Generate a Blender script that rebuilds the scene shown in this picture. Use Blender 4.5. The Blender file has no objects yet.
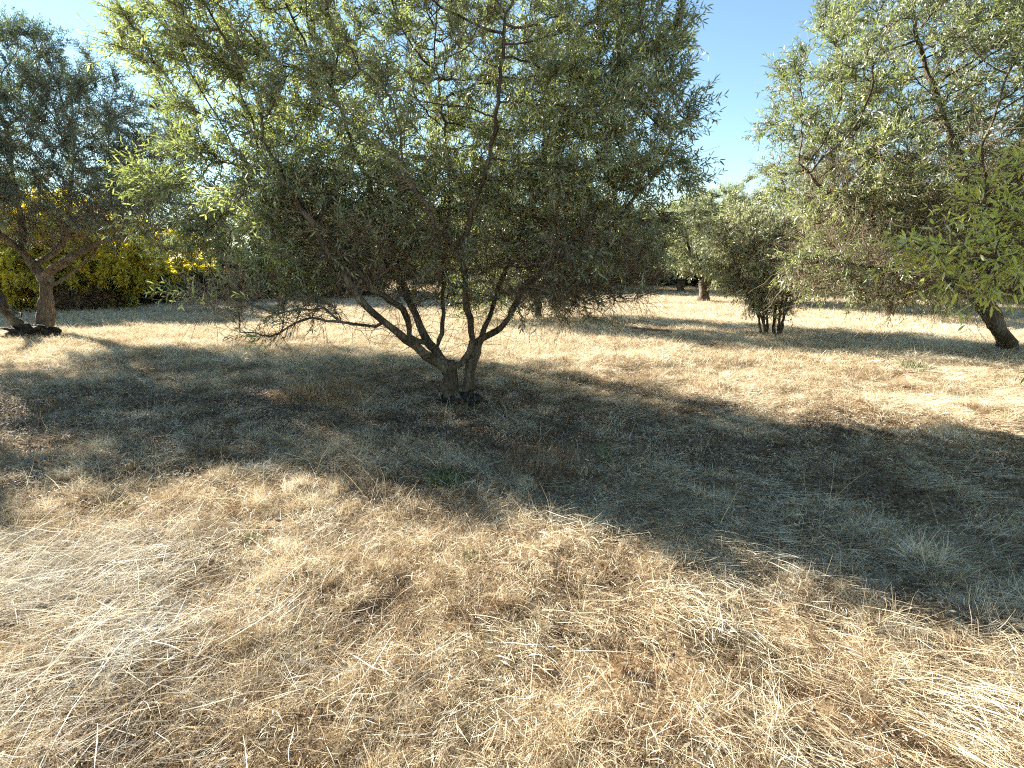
import bpy, math, random
import numpy as np
from mathutils import Vector

# ------------------------------------------------------------------ camera, sky, sun
scene = bpy.context.scene
COL = scene.collection
F_PX, PITCH, CAM_H = 559.0, math.radians(12.3), 1.6
cam_d = bpy.data.cameras.new('camera')
cam = bpy.data.objects.new('camera', cam_d); COL.objects.link(cam)
cam.location = (0, 0, CAM_H)
cam.rotation_euler = (math.radians(90) - PITCH, 0, 0)
cam_d.sensor_width = 36.0
cam_d.lens = 36.0 * F_PX / 1024.0
cam_d.clip_start = 0.05
cam_d.clip_end = 2000
scene.camera = cam

SUN_EL = math.radians(22)
SUN_AZ = math.atan2(-0.815, 0.58)          # x = sin, y = cos : direction towards the sun on the ground plan
world = bpy.data.worlds.new("World"); scene.world = world; world.use_nodes = True
wn = world.node_tree.nodes; wl = world.node_tree.links
bg = wn['Background']
sky = wn.new('ShaderNodeTexSky'); sky.sky_type = 'NISHITA'; sky.sun_disc = False
sky.sun_elevation = SUN_EL
sky.sun_rotation = SUN_AZ
sky.altitude = 100; sky.air_density = 1.0; sky.dust_density = 0.0; sky.ozone_density = 1.6
skm = wn.new('ShaderNodeMix'); skm.data_type = 'RGBA'; skm.blend_type = 'MULTIPLY'; skm.inputs[0].default_value = 1
skm.inputs[7].default_value = (.87, .93, .88, 1)
wl.new(sky.outputs[0], skm.inputs[6]); wl.new(skm.outputs[2], bg.inputs[0]); bg.inputs[1].default_value = 0.055
sun_d = bpy.data.lights.new('sun', 'SUN'); sun_d.energy = 5.0; sun_d.angle = math.radians(0.55)
sun_d.color = (1.0, 0.94, 0.84)
sun = bpy.data.objects.new('sun', sun_d); COL.objects.link(sun)
sv = Vector((math.sin(SUN_AZ) * math.cos(SUN_EL), math.cos(SUN_AZ) * math.cos(SUN_EL), math.sin(SUN_EL)))
sun.rotation_euler = sv.to_track_quat('Z', 'Y').to_euler()
sun.location = sv * 30
scene.view_settings.view_transform = 'Standard'
scene.view_settings.look = 'None'
scene.view_settings.exposure = 2.45
scene.view_settings.gamma = 1.0
cy = scene.cycles
cy.max_bounces = 4; cy.diffuse_bounces = 3; cy.glossy_bounces = 1; cy.transmission_bounces = 3
cy.transparent_max_bounces = 4; cy.caustics_reflective = False; cy.caustics_refractive = False
cy.use_adaptive_sampling = True; cy.adaptive_threshold = 0.02
cy.use_denoising = False
scene.cycles.pixel_filter_type = 'BLACKMAN_HARRIS'; scene.cycles.filter_width = 1.15
cy.sample_clamp_indirect = 6.0

SEED = 7
R = np.random.default_rng(SEED)


def at(px, py, Y):
    u = (px - 512) / F_PX; v = (py - 384) / F_PX
    fy = math.cos(PITCH) - v * math.sin(PITCH); z = -(v * math.cos(PITCH) + math.sin(PITCH))
    t = Y / fy
    return np.array([t * u, Y, CAM_H + t * z])


def on_ground(px, py):
    u = (px - 512) / F_PX; v = (py - 384) / F_PX
    fy = math.cos(PITCH) - v * math.sin(PITCH); z = v * math.cos(PITCH) + math.sin(PITCH)
    t = CAM_H / z
    x, y = t * u, t * fy
    return np.array([x, y, float(H(x, y))])


# ------------------------------------------------------------------ numpy noise and terrain
_lat = np.random.default_rng(3).random((256, 256))


def vnoise(x, y):
    x = np.asarray(x, float); y = np.asarray(y, float)
    xi = np.floor(x).astype(int); yi = np.floor(y).astype(int)
    fx = x - xi; fy = y - yi
    fx = fx * fx * (3 - 2 * fx); fy = fy * fy * (3 - 2 * fy)
    a = _lat[xi & 255, yi & 255]; b = _lat[(xi + 1) & 255, yi & 255]
    c = _lat[xi & 255, (yi + 1) & 255]; d = _lat[(xi + 1) & 255, (yi + 1) & 255]
    return (a * (1 - fx) + b * fx) * (1 - fy) + (c * (1 - fx) + d * fx) * fy


HERO = (-0.62, 6.12)


def H(x, y):
    x = np.asarray(x, float); y = np.asarray(y, float)
    h = 0.10 * (vnoise(x * .35 + 9, y * .35) - .5) + 0.055 * (vnoise(x * 1.1, y * 1.1 + 40) - .5)
    h = h + 0.085 * (vnoise(x * 2.7 + 5, y * 2.7) - .5) + 0.045 * (vnoise(x * 7, y * 7 + 3) - .5)
    d2 = (x - HERO[0]) ** 2 + (y - HERO[1]) ** 2
    return h + 0.07 * np.exp(-d2 / 0.12)


# ------------------------------------------------------------------ helpers
def mesh_obj(name, verts, faces_idx, loop_tot, mat, parent=None, attrs=None, smooth=False, loc=None):
    """verts (N,3), faces_idx flat loop vertex indices, loop_tot per-face counts"""
    me = bpy.data.meshes.new(name)
    verts = np.ascontiguousarray(verts, dtype=np.float32)
    faces_idx = np.ascontiguousarray(faces_idx, dtype=np.int32).ravel()
    loop_tot = np.ascontiguousarray(loop_tot, dtype=np.int32)
    me.vertices.add(len(verts)); me.vertices.foreach_set('co', verts.ravel())
    me.loops.add(len(faces_idx)); me.loops.foreach_set('vertex_index', faces_idx)
    me.polygons.add(len(loop_tot))
    start = np.zeros(len(loop_tot), np.int32); start[1:] = np.cumsum(loop_tot)[:-1]
    me.polygons.foreach_set('loop_start', start)
    if smooth:
        me.polygons.foreach_set('use_smooth', np.ones(len(loop_tot), bool))
    me.update(calc_edges=True)
    if attrs:
        for k, a in attrs.items():
            at_ = me.attributes.new(k, 'FLOAT', 'POINT')
            at_.data.foreach_set('value', np.ascontiguousarray(a, dtype=np.float32))
    me.materials.append(mat)
    o = bpy.data.objects.new(name, me)
    if parent is not False:
        COL.objects.link(o)
    if parent:
        o.parent = parent
    if loc is not None:
        o.location = loc
    return o


def tag(o, label=None, cat=None, group=None, kind=None):
    if label: o['label'] = label
    if cat: o['category'] = cat
    if group: o['group'] = group
    if kind: o['kind'] = kind
    return o


def empty(name, loc):
    o = bpy.data.objects.new(name, None); COL.objects.link(o); o.location = loc
    o.empty_display_size = 0.2
    return o


def norm(a):
    return a / np.maximum(np.linalg.norm(a, axis=-1, keepdims=True), 1e-9)


# ------------------------------------------------------------------ materials
def new_mat(name):
    m = bpy.data.materials.new(name); m.use_nodes = True
    nt = m.node_tree; nt.nodes.clear()
    out = nt.nodes.new('ShaderNodeOutputMaterial')
    return m, nt, nt.nodes, nt.links, out


def ramp(n, stops):
    r = n.new('ShaderNodeValToRGB')
    e = r.color_ramp.elements
    while len(e) < len(stops): e.new(0.5)
    for i, (p, c) in enumerate(stops):
        e[i].position = p; e[i].color = (*c, 1)
    return r


def leaf_mat(name, stops, under, transl, trans_tint, gloss=0.05, rough=0.6):
    m, nt, n, l, out = new_mat(name)
    a = n.new('ShaderNodeAttribute'); a.attribute_name = 'tint'
    r = ramp(n, stops); l.new(a.outputs['Fac'], r.inputs[0])
    geo = n.new('ShaderNodeNewGeometry')
    un = n.new('ShaderNodeMix'); un.data_type = 'RGBA'; un.blend_type = 'MIX'
    l.new(geo.outputs['Backfacing'], un.inputs[0]); l.new(r.outputs[0], un.inputs[6])
    mixu = n.new('ShaderNodeMix'); mixu.data_type = 'RGBA'; mixu.inputs[0].default_value = 0.65
    l.new(r.outputs[0], mixu.inputs[6]); mixu.inputs[7].default_value = (*under, 1)
    l.new(mixu.outputs[2], un.inputs[7])
    d = n.new('ShaderNodeBsdfDiffuse'); l.new(un.outputs[2], d.inputs[0])
    t = n.new('ShaderNodeBsdfTranslucent')
    tm = n.new('ShaderNodeMix'); tm.data_type = 'RGBA'; tm.blend_type = 'MULTIPLY'; tm.inputs[0].default_value = 1
    l.new(r.outputs[0], tm.inputs[6]); tm.inputs[7].default_value = (*trans_tint, 1)
    l.new(tm.outputs[2], t.inputs[0])
    ms = n.new('ShaderNodeMixShader'); ms.inputs[0].default_value = transl
    l.new(d.outputs[0], ms.inputs[1]); l.new(t.outputs[0], ms.inputs[2])
    g = n.new('ShaderNodeBsdfGlossy'); g.inputs['Roughness'].default_value = rough
    g.inputs[0].default_value = (1, 1, 1, 1)
    fr = n.new('ShaderNodeFresnel'); fr.inputs[0].default_value = 1.45
    ad = n.new('ShaderNodeMath'); ad.operation = 'MULTIPLY_ADD'; ad.inputs[1].default_value = 0.18; ad.inputs[2].default_value = gloss * 0.3
    l.new(fr.outputs[0], ad.inputs[0])
    m2 = n.new('ShaderNodeMixShader'); l.new(ad.outputs[0], m2.inputs[0])
    l.new(ms.outputs[0], m2.inputs[1]); l.new(g.outputs[0], m2.inputs[2])
    l.new(m2.outputs[0], out.inputs[0])
    return m


def bark_mat(name, dark, mid, light, scale=9.0, bump=0.035):
    m, nt, n, l, out = new_mat(name)
    tc = n.new('ShaderNodeTexCoord')
    mp = n.new('ShaderNodeMapping'); mp.inputs['Scale'].default_value = (1, 1, 0.35); l.new(tc.outputs['Object'], mp.inputs[0])
    n1 = n.new('ShaderNodeTexNoise'); n1.inputs['Scale'].default_value = scale * 3; n1.inputs['Detail'].default_value = 8; n1.inputs['Roughness'].default_value = .65
    l.new(mp.outputs[0], n1.inputs[0])
    n2 = n.new('ShaderNodeTexNoise'); n2.inputs['Scale'].default_value = scale * .5; n2.inputs['Detail'].default_value = 4
    l.new(tc.outputs['Object'], n2.inputs[0])
    add = n.new('ShaderNodeMath'); add.operation = 'MULTIPLY_ADD'; add.inputs[1].default_value = .55
    l.new(n2.outputs['Fac'], add.inputs[0])
    hm = n.new('ShaderNodeMath'); hm.operation = 'MULTIPLY'; hm.inputs[1].default_value = .5
    l.new(n1.outputs['Fac'], hm.inputs[0]); l.new(hm.outputs[0], add.inputs[2])
    r = ramp(n, [(0.36, dark), (0.52, mid), (0.68, light)])
    l.new(add.outputs[0], r.inputs[0])
    v = n.new('ShaderNodeTexVoronoi'); v.feature = 'DISTANCE_TO_EDGE'; v.inputs['Scale'].default_value = scale * 2.2
    mp2 = n.new('ShaderNodeMapping'); mp2.inputs['Scale'].default_value = (1, 1, 0.25); l.new(tc.outputs['Object'], mp2.inputs[0])
    l.new(mp2.outputs[0], v.inputs[0])
    vm = n.new('ShaderNodeMath'); vm.operation = 'MINIMUM'; vm.inputs[1].default_value = 0.12
    l.new(v.outputs['Distance'], vm.inputs[0])
    vs = n.new('ShaderNodeMath'); vs.operation = 'MULTIPLY_ADD'; vs.inputs[1].default_value = 5.0
    l.new(vm.outputs[0], vs.inputs[0]); l.new(n1.outputs['Fac'], vs.inputs[2])
    b = n.new('ShaderNodeBump'); b.inputs['Strength'].default_value = 0.9; b.inputs['Distance'].default_value = bump
    l.new(vs.outputs[0], b.inputs['Height'])
    p = n.new('ShaderNodeBsdfPrincipled'); p.inputs['Roughness'].default_value = .9; p.inputs['Specular IOR Level'].default_value = .2
    l.new(r.outputs[0], p.inputs['Base Color']); l.new(b.outputs[0], p.inputs['Normal'])
    l.new(p.outputs[0], out.inputs[0])
    return m


def straw_mat(name, stops, transl=0.25):
    m, nt, n, l, out = new_mat(name)
    a = n.new('ShaderNodeAttribute'); a.attribute_name = 'tint'
    geo = n.new('ShaderNodeNewGeometry')
    no = n.new('ShaderNodeTexNoise'); no.inputs['Scale'].default_value = 0.9; no.inputs['Detail'].default_value = 5; no.inputs['Roughness'].default_value = .6
    l.new(geo.outputs['Position'], no.inputs[0])
    oi = n.new('ShaderNodeObjectInfo')
    s1 = n.new('ShaderNodeMath'); s1.operation = 'MULTIPLY_ADD'; s1.inputs[1].default_value = .9
    l.new(no.outputs['Fac'], s1.inputs[0]); s1.inputs[2].default_value = -.45
    s2 = n.new('ShaderNodeMath'); s2.operation = 'MULTIPLY_ADD'; s2.inputs[1].default_value = .16
    l.new(oi.outputs['Random'], s2.inputs[0]); l.new(s1.outputs[0], s2.inputs[2])
    nf = n.new('ShaderNodeTexNoise'); nf.inputs['Scale'].default_value = 6.5; nf.inputs['Detail'].default_value = 4; nf.inputs['Roughness'].default_value = .6
    l.new(geo.outputs['Position'], nf.inputs[0])
    sf = n.new('ShaderNodeMath'); sf.operation = 'MULTIPLY_ADD'; sf.inputs[1].default_value = 1.35; l.new(nf.outputs['Fac'], sf.inputs[0])
    l.new(s2.outputs[0], sf.inputs[2])
    sg = n.new('ShaderNodeMath'); sg.operation = 'SUBTRACT'; sg.inputs[1].default_value = .70; l.new(sf.outputs[0], sg.inputs[0])
    s3 = n.new('ShaderNodeMath'); s3.operation = 'ADD'; l.new(sg.outputs[0], s3.inputs[0]); l.new(a.outputs['Fac'], s3.inputs[1])
    r = ramp(n, stops); l.new(s3.outputs[0], r.inputs[0])
    d = n.new('ShaderNodeBsdfDiffuse'); l.new(r.outputs[0], d.inputs[0])
    t = n.new('ShaderNodeBsdfTranslucent'); l.new(r.outputs[0], t.inputs[0])
    ms = n.new('ShaderNodeMixShader'); ms.inputs[0].default_value = transl
    l.new(d.outputs[0], ms.inputs[1]); l.new(t.outputs[0], ms.inputs[2])
    g = n.new('ShaderNodeBsdfGlossy'); g.inputs['Roughness'].default_value = .5
    m2 = n.new('ShaderNodeMixShader'); m2.inputs[0].default_value = 0.05
    l.new(ms.outputs[0], m2.inputs[1]); l.new(g.outputs[0], m2.inputs[2])
    l.new(m2.outputs[0], out.inputs[0])
    return m


M_LEAF = leaf_mat('olive_leaf', [(0.0, (.08, .105, .052)), (.5, (.18, .215, .105)), (.85, (.28, .315, .15)), (1.0, (.42, .44, .20))],
                  (.42, .44, .35), .42, (1.25, 1.3, .65))
M_LEAF_BLUE = leaf_mat('grey_olive_leaf', [(0.0, (.08, .11, .08)), (.7, (.15, .185, .13)), (1.0, (.24, .27, .16))],
                       (.18, .22, .20), .30, (1.0, 1.15, .6))
M_LEAF_PALE = leaf_mat('pale_olive_leaf', [(0.0, (.16, .185, .10)), (.6, (.27, .30, .17)), (1.0, (.40, .42, .24))],
                       (.40, .43, .32), .38, (1.1, 1.15, .7))
M_LEAF_YELLOW = leaf_mat('yellow_bush_leaf', [(0.0, (.30, .30, .06)), (.4, (.54, .50, .08)), (1.0, (.74, .64, .12))],
                         (.55, .45, .06), .6, (1.35, 1.3, .3))
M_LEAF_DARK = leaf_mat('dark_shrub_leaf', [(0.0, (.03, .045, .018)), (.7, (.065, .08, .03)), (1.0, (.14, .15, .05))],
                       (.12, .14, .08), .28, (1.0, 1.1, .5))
M_LEAF_BACKLIT = leaf_mat('backlit_olive_leaf', [(0.0, (.24, .27, .08)), (.5, (.42, .44, .14)), (1.0, (.60, .60, .20))],
                        (.42, .44, .22), .52, (1.4, 1.4, .4))  # backlight put into the leaf colour; these sprays hang in the middle tree's shade
M_BARK = bark_mat('olive_bark', (.04, .030, .021), (.115, .09, .062), (.25, .21, .15))
M_BARK_GREY = bark_mat('pale_grey_bark', (.06, .048, .036), (.145, .12, .092), (.26, .22, .17))
M_BARK_CHAR = bark_mat('blackened_bark', (.015, .012, .010), (.04, .032, .025), (.09, .075, .06))
M_TWIG = bark_mat('twig_bark', (.09, .062, .04), (.19, .14, .095), (.32, .25, .18), scale=4, bump=.002)
STRAW = [(0.0, (.08, .048, .028)), (.28, (.24, .155, .085)), (.58, (.50, .385, .225)), (.85, (.70, .59, .395)), (1.0, (.84, .76, .58))]
M_STRAW = straw_mat('dry_straw', STRAW)
M_STRAW_GREEN = straw_mat('green_grass', [(0.0, (.05, .06, .02)), (.6, (.13, .16, .05)), (1.0, (.26, .27, .10))])
M_STRAW_BROWN = straw_mat('brown_dry_weed', [(0.0, (.09, .05, .025)), (.6, (.22, .13, .06)), (1.0, (.38, .25, .12))])
M_STRAW_GREY = straw_mat('bleached_straw', [(0.0, (.25, .19, .12)), (.5, (.55, .48, .35)), (1.0, (.84, .79, .68))])


def ground_mat():
    m, nt, n, l, out = new_mat('dry_soil')
    geo = n.new('ShaderNodeNewGeometry')
    n1 = n.new('ShaderNodeTexNoise'); n1.inputs['Scale'].default_value = 1.1; n1.inputs['Detail'].default_value = 9; n1.inputs['Roughness'].default_value = .68
    n2 = n.new('ShaderNodeTexNoise'); n2.inputs['Scale'].default_value = 38; n2.inputs['Detail'].default_value = 6; n2.inputs['Roughness'].default_value = .7
    n3 = n.new('ShaderNodeTexNoise'); n3.inputs['Scale'].default_value = .22; n3.inputs['Detail'].default_value = 5
    for q in (n1, n2, n3): l.new(geo.outputs['Position'], q.inputs[0])
    r1 = ramp(n, [(.34, (.13, .078, .046)), (.5, (.25, .172, .105)), (.66, (.42, .33, .21))]); l.new(n1.outputs['Fac'], r1.inputs[0])
    r2 = ramp(n, [(.32, (.08, .055, .035)), (.5, (.26, .20, .12)), (.7, (.58, .49, .31))]); l.new(n2.outputs['Fac'], r2.inputs[0])
    mx = n.new('ShaderNodeMix'); mx.data_type = 'RGBA'; mx.inputs[0].default_value = .5
    l.new(r1.outputs[0], mx.inputs[6]); l.new(r2.outputs[0], mx.inputs[7])
    r3 = ramp(n, [(.35, (.8, .74, .66)), (.65, (1.15, 1.12, 1.02))]); l.new(n3.outputs['Fac'], r3.inputs[0])
    ml = n.new('ShaderNodeMix'); ml.data_type = 'RGBA'; ml.blend_type = 'MULTIPLY'; ml.inputs[0].default_value = 1
    l.new(mx.outputs[2], ml.inputs[6]); l.new(r3.outputs[0], ml.inputs[7])
    b = n.new('ShaderNodeBump'); b.inputs['Strength'].default_value = .8; b.inputs['Distance'].default_value = .03
    l.new(n2.outputs['Fac'], b.inputs['Height'])
    p = n.new('ShaderNodeBsdfPrincipled'); p.inputs['Roughness'].default_value = 1; p.inputs['Specular IOR Level'].default_value = .1
    l.new(ml.outputs[2], p.inputs['Base Color']); l.new(b.outputs[0], p.inputs['Normal'])
    l.new(p.outputs[0], out.inputs[0])
    return m


# ------------------------------------------------------------------ ground sheet
NG = 520
s = np.linspace(-1, 1, NG)
gx = 1.6 * np.sinh(6 * s); gy = 3.5 + 1.6 * np.sinh(6 * s)
GX, GY = np.meshgrid(gx, gy)
gv = np.stack([GX, GY, H(GX, GY)], -1).reshape(-1, 3)
ii = np.arange(NG * NG).reshape(NG, NG)
gf = np.stack([ii[:-1, :-1], ii[:-1, 1:], ii[1:, 1:], ii[1:, :-1]], -1).reshape(-1, 4)
g = mesh_obj('ground', gv, gf, np.full(len(gf), 4), ground_mat(), smooth=True)
tag(g, kind='structure')


# ------------------------------------------------------------------ tree engine
class Skel:
    def __init__(self):
        self.P = []; self.par = []; self.minr = []; self.limb = []

    def add(self, p, par, r, limb):
        self.P.append(np.array(p, float)); self.par.append(par); self.minr.append(r); self.limb.append(limb)
        return len(self.P) - 1

    def polyline(self, pts, r0, r1, limb, start=None, step=.1, rng=None, wob=.012):
        """adds a resampled, slightly wobbling polyline; start = node index to hang from (or None = own root)"""
        pts = [np.array(p, float) for p in pts]
        if start == 'near':
            d = [np.linalg.norm(q - pts[0]) for q in self.P]; start = int(np.argmin(d))
        if start is not None:
            pts = [self.P[start]] + pts[0 if np.linalg.norm(self.P[start] - pts[0]) > step * .6 else 1:]
        # Catmull-Rom resample
        out = []
        ext = [2 * pts[0] - pts[1]] + pts + [2 * pts[-1] - pts[-2]]
        for i in range(1, len(ext) - 2):
            a, b, c, d = ext[i - 1:i + 3]
            k = max(1, int(np.linalg.norm(c - b) / step))
            for j in range(k):
                t = j / k
                out.append(.5 * ((2 * b) + (-a + c) * t + (2 * a - 5 * b + 4 * c - d) * t * t + (-a + 3 * b - 3 * c + d) * t ** 3))
        out.append(pts[-1])
        idx = []
        prev = start
        n = len(out)
        for i, p in enumerate(out):
            f = i / max(1, n - 1)
            if i == 0 and start is not None:
                idx.append(start); continue
            w = rng.normal(0, wob, 3) if rng is not None and i > 0 else 0
            prev = self.add(p + w, prev, r0 * (1 - f) + r1 * f, limb)
            idx.append(prev)
        return idx

    def colonize(self, A, step, infl, kill, iters, rng, trop=(0, 0, .1), maxn=9000, gr_from=0):
        A = np.array(A, float)
        nodes = np.array(self.P)
        D = np.full(len(A), 1e9); N = np.zeros(len(A), int)
        for i in range(gr_from, len(nodes)):
            d = np.linalg.norm(A - nodes[i], axis=1); m = d < D; D[m] = d[m]; N[m] = i
        trop = np.array(trop)
        stuck = {}
        for it in range(iters):
            act = (D < infl)
            if not act.any(): break
            ids = N[act]; dirs = norm(A[act] - np.array(self.P)[ids])
            un, inv = np.unique(ids, return_inverse=True)
            acc = np.zeros((len(un), 3)); np.add.at(acc, inv, dirs)
            acc = norm(norm(acc) + trop + rng.normal(0, .12, acc.shape))
            new = []
            for u, dr in zip(un, acc):
                c = stuck.get(int(u), 0)
                if c > 3: continue
                stuck[int(u)] = c + 1
                u = int(u)
                new.append(self.add(self.P[u] + dr * step, u, 0, self.limb[u]))
            if not new: break
            for i in new:
                d = np.linalg.norm(A - self.P[i], axis=1); m = d < D; D[m] = d[m]; N[m] = i
            keep = D > kill
            A = A[keep]; D = D[keep]; N = N[keep]
            if len(A) == 0 or len(self.P) > maxn: break

    def finish(self, tip=.0035, expo=2.25):
        n = len(self.P); self.P = np.array(self.P)
        self.kids = [[] for _ in range(n)]
        for i, p in enumerate(self.par):
            if p is not None: self.kids[p].append(i)
        rr = np.zeros(n)
        for i in range(n - 1, -1, -1):
            if not self.kids[i]: rr[i] = tip ** expo
            else: rr[i] = sum(rr[k] for k in self.kids[i]) + (tip * .35) ** expo
        rad = rr ** (1 / expo)
        mr = np.array(self.minr)
        self.rad = np.where(mr > 0, mr, rad)
        for i in range(n):
            p = self.par[i]
            if p is not None and mr[i] == 0: self.rad[i] = min(self.rad[i], self.rad[p] * .97)

    def tubes(self, sel_limb=None, min_r=0.0, max_r=9, sides=(14, 8, 5, 3), lump=.15, rng=None):
        """mesh arrays for the chains"""
        V = []; Fc = []; off = 0
        n = len(self.P)
        starts = [(i, None) for i in range(n) if self.par[i] is None]
        stack = list(starts)
        while stack:
            i, frm = stack.pop()
            chain = [i]
            cur = i
            while True:
                ks = self.kids[cur]
                if not ks: break
                m = max(ks, key=lambda k: (self.limb[k] == self.limb[cur], self.rad[k]))
                for k in ks:
                    if k != m: stack.append((k, cur))
                chain.append(m); cur = m
            lid = self.limb[chain[-1]] if frm is None else self.limb[chain[0]]
            r = self.rad[chain]
            if sel_limb is not None and lid != sel_limb: continue
            if r[0] > max_r or r[0] < min_r: continue
            P = self.P[chain]
            if frm is not None:
                P = np.vstack([self.P[frm], P]); r = np.concatenate([[min(r[0] * 1.15, self.rad[frm])], r])
            if len(P) < 2: continue
            T = np.gradient(P, axis=0); T = norm(T)
            rm = r.max()
            S = sides[0] if rm > .06 else sides[1] if rm > .02 else sides[2] if rm > .008 else sides[3]
            ref = np.array([1., 0, 0]) if abs(T[0][0]) < .8 else np.array([0, 1., 0])
            u = norm(np.cross(T[0], ref))
            ang = np.arange(S) * 2 * np.pi / S
            rings = []
            for k in range(len(P)):
                u = u - T[k] * np.dot(u, T[k]); u = u / max(1e-9, np.linalg.norm(u))
                w = np.cross(T[k], u)
                rad = r[k]
                if rng is not None and rad > .02:
                    ph = P[k][2] * 7
                    rad = rad * (1 + lump * (1.5 if rad > .06 else 1) * np.sin(2 * ang + ph) + lump * .6 * np.sin(3 * ang - ph * 1.3 + lid) + rng.normal(0, lump * .25, S))
                else:
                    rad = np.full(S, rad)
                rings.append(P[k] + (np.cos(ang) * rad)[:, None] * u + (np.sin(ang) * rad)[:, None] * w)
            rings = np.array(rings)
            V.append(rings.reshape(-1, 3))
            K = len(P)
            a = off + (np.arange(K - 1)[:, None] * S + np.arange(S)[None])
            b = off + (np.arange(K - 1)[:, None] * S + (np.arange(S)[None] + 1) % S)
            Fc.append(np.stack([a, b, b + S, a + S], -1).reshape(-1, 4))
            off += K * S
        if not V: return None
        return np.vstack(V), np.vstack(Fc)


def shoots(base, dirn, length, K, droop, rng, wig=.18):
    """(S,K,3) points of curved shoots"""
    S = len(base)
    d = norm(dirn); P = np.zeros((S, K, 3)); P[:, 0] = base
    seg = (length / (K - 1))[:, None]
    for k in range(1, K):
        P[:, k] = P[:, k - 1] + d * seg
        d = norm(d + np.array([0, 0, -1.]) * droop[:, None] + rng.normal(0, wig, (S, 3)))
    return P


def shoot_mesh(P, r0, r1, S=3):
    n, K, _ = P.shape
    T = norm(np.gradient(P, axis=1))
    ref = np.where(np.abs(T[..., 2:3]) < .9, np.array([0, 0, 1.]), np.array([1., 0, 0]))
    u = norm(np.cross(T, ref)); w = np.cross(T, u)
    rr = np.linspace(1, 0, K)[None, :, None] * (r0 - r1)[:, None, None] + r1[:, None, None]
    V = np.zeros((n, K, S, 3))
    for j in range(S):
        a = 2 * math.pi * j / S
        V[:, :, j] = P + (math.cos(a) * u + math.sin(a) * w) * rr
    base = (np.arange(n) * K * S)[:, None, None] + (np.arange(K - 1) * S)[None, :, None]
    j = np.arange(S)[None, None]
    a = base + j; b = base + (j + 1) % S
    Fc = np.stack([a, b, b + S, a + S], -1).reshape(-1, 4)
    return V.reshape(-1, 3), Fc


def leaf_mesh(P, per, L, W, rng, tint0, spread=.75, size_j=.25, hd=True, start=.12):
    """leaves in opposite pairs along the shoots; returns verts, faces, tint"""
    n, K, _ = P.shape
    m = per
    f = np.linspace(start, 1.0, m)[None].repeat(n, 0) + rng.normal(0, .015, (n, m))
    f = np.clip(f, 0, .9999) * (K - 1)
    i0 = np.floor(f).astype(int); fr = (f - i0)[..., None]
    idx = np.arange(n)[:, None]
    A = P[idx, i0]; B = P[idx, i0 + 1]
    pos = A * (1 - fr) + B * fr; T = norm(B - A)
    ref = np.where(np.abs(T[..., 2:3]) < .9, np.array([0, 0, 1.]), np.array([1., 0, 0]))
    u = norm(np.cross(T, ref)); w = np.cross(T, u)
    ph = (np.arange(m)[None] % 2) * (math.pi / 2) + rng.uniform(0, math.pi, (n, 1)) + rng.normal(0, .35, (n, m))
    out_p, out_d = [], []
    for s_ in (0, math.pi):
        side = np.cos(ph + s_)[..., None] * u + np.sin(ph + s_)[..., None] * w
        d = norm(T * (1.0 - .45 * spread) + side * spread * .75 + rng.normal(0, .2, side.shape) + np.array([0, 0, -.08]))
        out_p.append(pos); out_d.append(d)
    pos = np.stack(out_p, 2).reshape(-1, 3); d = np.stack(out_d, 2).reshape(-1, 3)
    tnt = (tint0[:, None, None] + rng.normal(0, .13, (n, m, 2)) + .22 * (np.linspace(0, 1, m) ** 3)[None, :, None]).reshape(-1)
    N = len(pos)
    l = L * (1 + rng.normal(0, size_j, N)); l = np.clip(l, L * .4, L * 1.6)[:, None]
    wd = (W * (1 + rng.normal(0, .2, N)))[:, None]
    up = norm(rng.normal(0, .75, (N, 3)) + np.array([0, 0, 1.]))
    sd = norm(np.cross(d, up)); nm = np.cross(sd, d)
    c = rng.normal(-.10, .12, N)[:, None] * l
    if hd:
        V = np.stack([pos, pos + d * l * .3 + sd * wd * .46, pos + d * l * .68 + sd * wd * .42 + nm * c * .4,
                      pos + d * l + nm * c, pos + d * l * .68 - sd * wd * .42 + nm * c * .4, pos + d * l * .3 - sd * wd * .46], 1)
        k = (np.arange(N) * 6)[:, None]
        Fc = np.concatenate([k + np.array([[0, 1, 2, 3]]), k + np.array([[0, 3, 4, 5]])], 1).reshape(-1, 4)
        q = 6
    else:
        V = np.stack([pos, pos + d * l * .45 + sd * wd * .5, pos + d * l + nm * c, pos + d * l * .45 - sd * wd * .5], 1)
        Fc = (np.arange(N) * 4)[:, None] + np.arange(4)[None]
        q = 4
    return V.reshape(-1, 3), Fc.reshape(-1, 4), np.repeat(tnt, q)


def ell_attract(ells, n, rng, clump=.0, shell=.35, zmin=None):
    """points in a union of ellipsoids (centre, radii, weight), some gathered into clumps"""
    out = []
    wt = np.array([e[2] for e in ells], float); wt /= wt.sum()
    for (c, r, _), w in zip(ells, wt):
        k = int(n * w)
        d = norm(rng.normal(0, 1, (k, 3)))
        rad = (shell ** 3 + (1 - shell ** 3) * rng.random(k)) ** (1 / 3)
        p = d * rad[:, None]
        if clump > 0:
            nc = max(4, int(k / 22))
            cc = norm(rng.normal(0, 1, (nc, 3))) * (rng.random(nc) ** .4)[:, None] * .95
            which = rng.integers(0, nc, k)
            q = cc[which] + rng.normal(0, .13, (k, 3))
            m = rng.random(k) < clump
            p = np.where(m[:, None], q, p)
        out.append(np.array(c) + p * np.array(r))
    out = np.vstack(out)
    if zmin is not None: out = out[out[:, 2] > zmin]
    return out


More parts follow.
